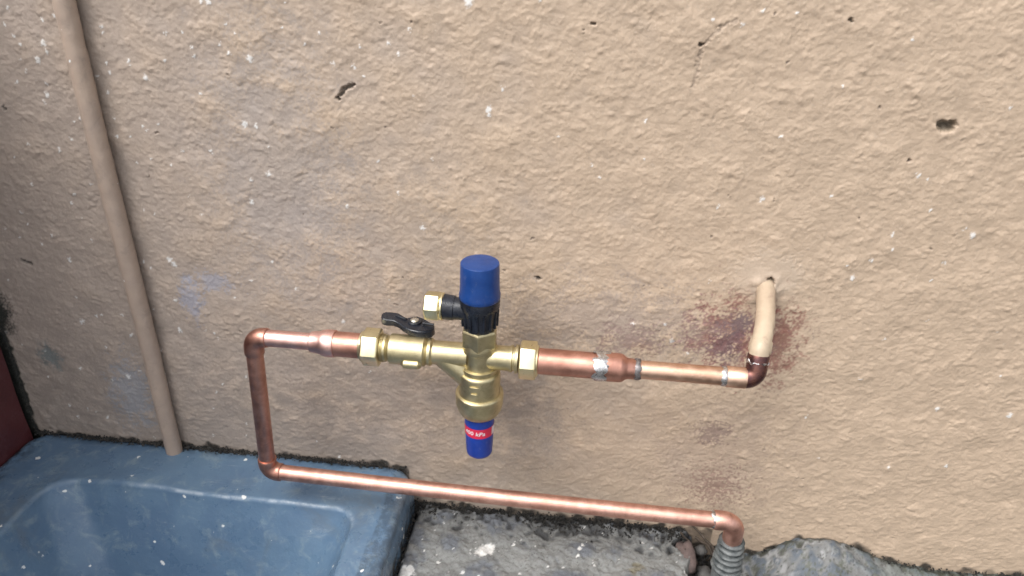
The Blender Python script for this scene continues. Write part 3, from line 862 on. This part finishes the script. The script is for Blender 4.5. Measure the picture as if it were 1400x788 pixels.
def sring(bm, c, ax, r, w, amp):
    ax = Vector(ax).normalized()
    pts = [c+ax*t*w for t in (-1, -0.6, 0, 0.6, 1)]
    rings = sweep(bm, pts, [r*0.985, r*1.03, r*1.05, r*1.03, r*0.985], 40, caps=False)
    for v in bm.verts:
        dlt = v.co-c; rad_ = dlt-ax*dlt.dot(ax)
        v.co += rad_*(amp*0.8*max(-0.2, mn.noise(v.co*420)))+ax*(amp*0.028*mn.noise(v.co*330+Vector((3, 1, 7))))
part('solder_joint', 'solder', left, lambda bm: sring(bm, toward(ER, EB, 0.0205), EB-ER, R15*1.02, 0.0020, 0.10))

ES = Vector((onY(1034, 508, DV)[0], -DV, zr+0.0005))
SW = Vector(onY(1047, 394, 0.0))
SE = Vector(onY(1037, 488, 0.064))                         # lower end of the stub
right = thing('copper_pipe', tuple(ES), 'copper pipe from the valve outlet reducing to the scorched elbow under the pale stub', 'pipe')
part('pipe_end', 'copper_raw', right, lambda bm: sweep(bm, [XL(732), XL(822)], R22*1.01, 40))
part('reducer', 'copper_raw', right, lambda bm: lathe(bm, Rz, XA, [(xr(814), 0.0118), (xr(815), 0.0124), (xr(848), 0.0124), (xr(852), 0.0117), (xr(856), 0.0098), (xr(859), 0.0090), (xr(875), 0.0088), (xr(876), 0.0084)], 40))
part('solder_joint', 'solder', right, lambda bm: sring(bm, XL(822), XA, 0.0123, 0.0062, 0.14))
part('scorched_band', 'flux', right, lambda bm: sring(bm, XL(872), XA, 0.0090, 0.0026, 0.06))
part('outlet_run', 'copper_amber', right, lambda bm: sweep(bm, [XL(870), toward(ES, XL(870), 0.008)], R15*1.03, 36))
part('solder_joint', 'solder', right, lambda bm: sring(bm, toward(ES, XL(870), 0.0245), XA, 0.0081, 0.0026, 0.09))
part('elbow_socket', 'copper_amber', right, lambda bm: sweep(bm, [toward(ES, XL(870), t) for t in (0.0235, 0.0228, 0.0075)], [0.0085, 0.0090, 0.0090], 36))
part('elbow', 'copper_burnt', right, elbow(XL(870), ES, SE, 0.0090, 0.0210, 0.00895, 0.0088))
tE = (SE-ES).normalized()
part('solder_joint', 'solder', right, lambda bm: sring(bm, ES+tE*0.0145, tE, 0.0088, 0.0010, 0.10))

# pale painted stub from the wall
stub = thing('stub_pipe', (SW.x, -0.0, SW.z), 'short cream painted pipe stub bending out of a filler patch in the wall', 'pipe')
ctl = [Vector((SW.x+0.0005, 0.014, SW.z+0.002)), SW, Vector(onY(1047, 424, 0.026)), Vector(onY(1044, 452, 0.046)), ES+tE*0.026, ES+tE*0.019]
pts = [ctl[0]]
for i_ in range(1, len(ctl)-2):                          # smooth curve through the control points
    p0, p1, p2, p3 = ctl[i_-1:i_+3]
    for t in np.linspace(0, 1, 6)[:-1]:
        pts.append(0.5*((2*p1)+(p2-p0)*t+(2*p0-5*p1+4*p2-p3)*t*t+(3*p1-p0-3*p2+p3)*t**3))
pts += [ctl[-2], ctl[-1]]
def stubm(bm):
    P_ = []
    for a, b in zip(pts, pts[1:]):
        for k in range(3): P_.append(a.lerp(b, k/3))
    P_.append(pts[-1])
    sweep(bm, P_, 0.0081, 32)
    for v in bm.verts: v.co += mn.noise_vector(v.co*110)*0.0006+mn.noise_vector(v.co*300)*0.00025
part('pipe', 'stub_paint', stub, stubm, 50)
a_, b_ = ES+tE*0.019, ctl[3]
q = toward(a_, b_, 0.004); q2 = toward(a_, b_, 0.0145)
part('collar', 'stub_paint', stub, lambda bm: sweep(bm, [q, toward(q, q2, 0.001), toward(q2, q, 0.001), q2], [0.0086, 0.0093, 0.0093, 0.0084], 32, wob=0.012))

# ------------------------------------------------------------ ribbed riser in the gap
rz0 = ER.z-0.0225
riser = thing('ribbed_riser', (RB.x, RB.y, -0.348), 'weathered grey ribbed pipe rising from the gap to the copper elbow', 'pipe')
RX = Vector((RB.x, RB.y, 0))
part('pipe', 'riser', riser, lambda bm: lathe(bm, RX, ZA, [(-0.348, 0.0128), (rz0-0.040, 0.0128), (rz0-0.030, 0.0118), (rz0-0.004, 0.0100), (rz0, 0.0098), (rz0+0.0015, 0.0090)], 36))
for k in range(6):
    zc = rz0-0.0025-k*0.0066; r_ = 0.0104+0.00055*k
    def rib(bm, zc=zc, r_=r_):
        lathe(bm, RX, ZA, [(zc-0.0022, r_), (zc-0.0014, r_+0.0014), (zc+0.0002, r_+0.0020), (zc+0.0014, r_+0.0012), (zc+0.0020, r_)], 36)
        for v in bm.verts: v.co += mn.noise_vector(v.co*160)*0.0006
    part('rib', 'riser', riser, rib)

# ------------------------------------------------------------ small things in the gap
def rock(bm, c, s, seed):
    r0 = bmesh.ops.create_icosphere(bm, subdivisions=3, radius=1.0)
    for v in r0['verts']:
        n_ = v.co.normalized()
        f = 1+0.28*mn.noise(n_*1.3+Vector((seed, 0, 0)))+0.12*mn.noise(n_*3.1+Vector((0, seed, 0)))
        v.co = Vector((c[0]+n_.x*s[0]*f, c[1]+n_.y*s[1]*f, c[2]+n_.z*s[2]*f))
def put_rock(name, px_, py_, z, s, seed, mat, label, cat):
    p = onZ(px_, py_, z)
    bm = bmesh.new(); rock(bm, p, s, seed)
    o = link(name, to_mesh(bm, name), mat, None, (p[0], p[1], p[2]-s[2]), smooth=60)
    tag(o, label, cat)
put_rock('stone', 938, 762, -0.056, (0.011, 0.020, 0.012), 3.1, 'stone', 'pinkish brown stone wedged at the broken slab edge', 'stone')
put_rock('pebble', 962, 785, -0.075, (0.009, 0.010, 0.007), 5.7, 'pebble', 'small grey pebble lying in the gap before the ribbed pipe', 'pebble')
put_rock('pebble', 958, 752, -0.060, (0.006, 0.006, 0.005), 8.2, 'pebble', 'tiny grey pebble in the gap just behind the pinkish stone', 'pebble')
def twig(label, pts_, r):
    P_ = [Vector(onY(x, y, d)) for x, y, d in pts_]
    full = []
    for a, b in zip(P_, P_[1:]):
        for k in range(6):
            p = a.lerp(b, k/6); full.append(p+mn.noise_vector(p*160)*0.0014)
    full.append(P_[-1])
    n_ = len(full)
    bm = bmesh.new(); sweep(bm, full, [r*(1-0.6*i/n_) for i in range(n_)], 8)
    o = link('twig', to_mesh(bm, 'twig'), 'twig', None, P_[0], smooth=60)
    tag(o, label, 'twig')
twig('dark crooked twig leaning on the wall behind the copper elbow', [(985, 768, 0.030), (968, 742, 0.018), (950, 722, 0.006), (938, 708, 0.003)], 0.0019)
twig('thin dark root curving down beside the ribbed pipe', [(950, 735, 0.012), (966, 744, 0.02), (977, 764, 0.03), (979, 800, 0.04)], 0.0016)
twig('short dark twig lying over the slab corner by the gap', [(930, 728, 0.010), (946, 745, 0.018), (954, 772, 0.03)], 0.0012)

# ------------------------------------------------------------ grime packed in the joints
bm = bmesh.new()
def grain(p, s):
    vs = []
    for dx_, dy_, dz_ in ((1, 0, -0.5), (-0.5, 0.87, -0.5), (-0.5, -0.87, -0.5), (0, 0, 1)):
        vs.append(bm.verts.new(p+Vector((dx_*s*random.uniform(.6, 1.4), dy_*s*random.uniform(.6, 1.4), dz_*s*random.uniform(.5, 1.1)))))
    for f in ((0, 2, 1), (0, 1, 3), (1, 2, 3), (2, 0, 3)): bm.faces.new([vs[i] for i in f])
for _ in range(2600):
    x = random.uniform(-0.60, -0.172)
    dens = mn.noise(Vector((x*22, 0.3, 0)))
    if random.random() > 0.55+0.7*dens: continue
    grain(Vector((x, -abs(random.gauss(0, 0.0028))-0.0005, 0.001+abs(random.gauss(0, 0.0018)))), random.uniform(0.0005, 0.0018))
for _ in range(2600):
    x = random.uniform(-0.165, 0.13)
    grain(Vector((x, -abs(random.gauss(0, 0.009)), SZ-0.003+abs(random.gauss(0, 0.0025)))), random.uniform(0.0005, 0.0022))
for _ in range(450):
    x = random.uniform(0.175, 0.50)
    grain(Vector((x, -abs(random.gauss(0, 0.003)), float(np.interp(x, TX, TZ))-0.001+random.gauss(0, 0.0015))), random.uniform(0.0004, 0.0016))
for _ in range(900):
    y = random.uniform(-0.30, 0)
    grain(Vector((-0.1625+random.gauss(0, 0.002), y, SZ+abs(random.gauss(0, 0.002)))), random.uniform(0.0005, 0.0016))
for _ in range(700):
    z = random.uniform(0, 0.2)
    grain(Vector((-0.601+abs(random.gauss(0, 0.0014)), -abs(random.gauss(0, 0.0012)), z)), random.uniform(0.0003, 0.0010))
for _ in range(1800):
    x, y = random.uniform(0.125, 0.185), random.uniform(-0.14, 0)
    grain(Vector((x, y, -0.085+abs(random.gauss(0, 0.006)))), random.uniform(0.0007, 0.003))
me = bpy.data.meshes.new('grime'); bm.to_mesh(me); bm.free()
o = link('grime', me, 'grime', None, (0, -0.02, SZ), smooth=0)
tag(o, 'black crumbs of grime packed along the foot of the wall', 'grime', kind='stuff')

# soil in the gap by the riser
xs = np.arange(0.10, 0.20, 0.0015); ys = np.arange(-0.34, 0.004, 0.0015)
me = heightfield('soil', xs, ys, 0.0015, lambda x, y, F: -0.086+0.003*F['b']+0.0015*F['a']+0.004*F['c'], lambda x, y, z, F: (lerp(np.broadcast_to(np.array([0.04, 0.036, 0.032]), x.shape+(3,)), np.array([0.11, 0.10, 0.09]), sst(F['a']+F['b'], 0.3, 2)), np.zeros_like(x)), 'concrete')
o = link('soil', me, 'concrete', None, (0.15, -0.15, -0.349), smooth=60); o['kind'] = 'structure'
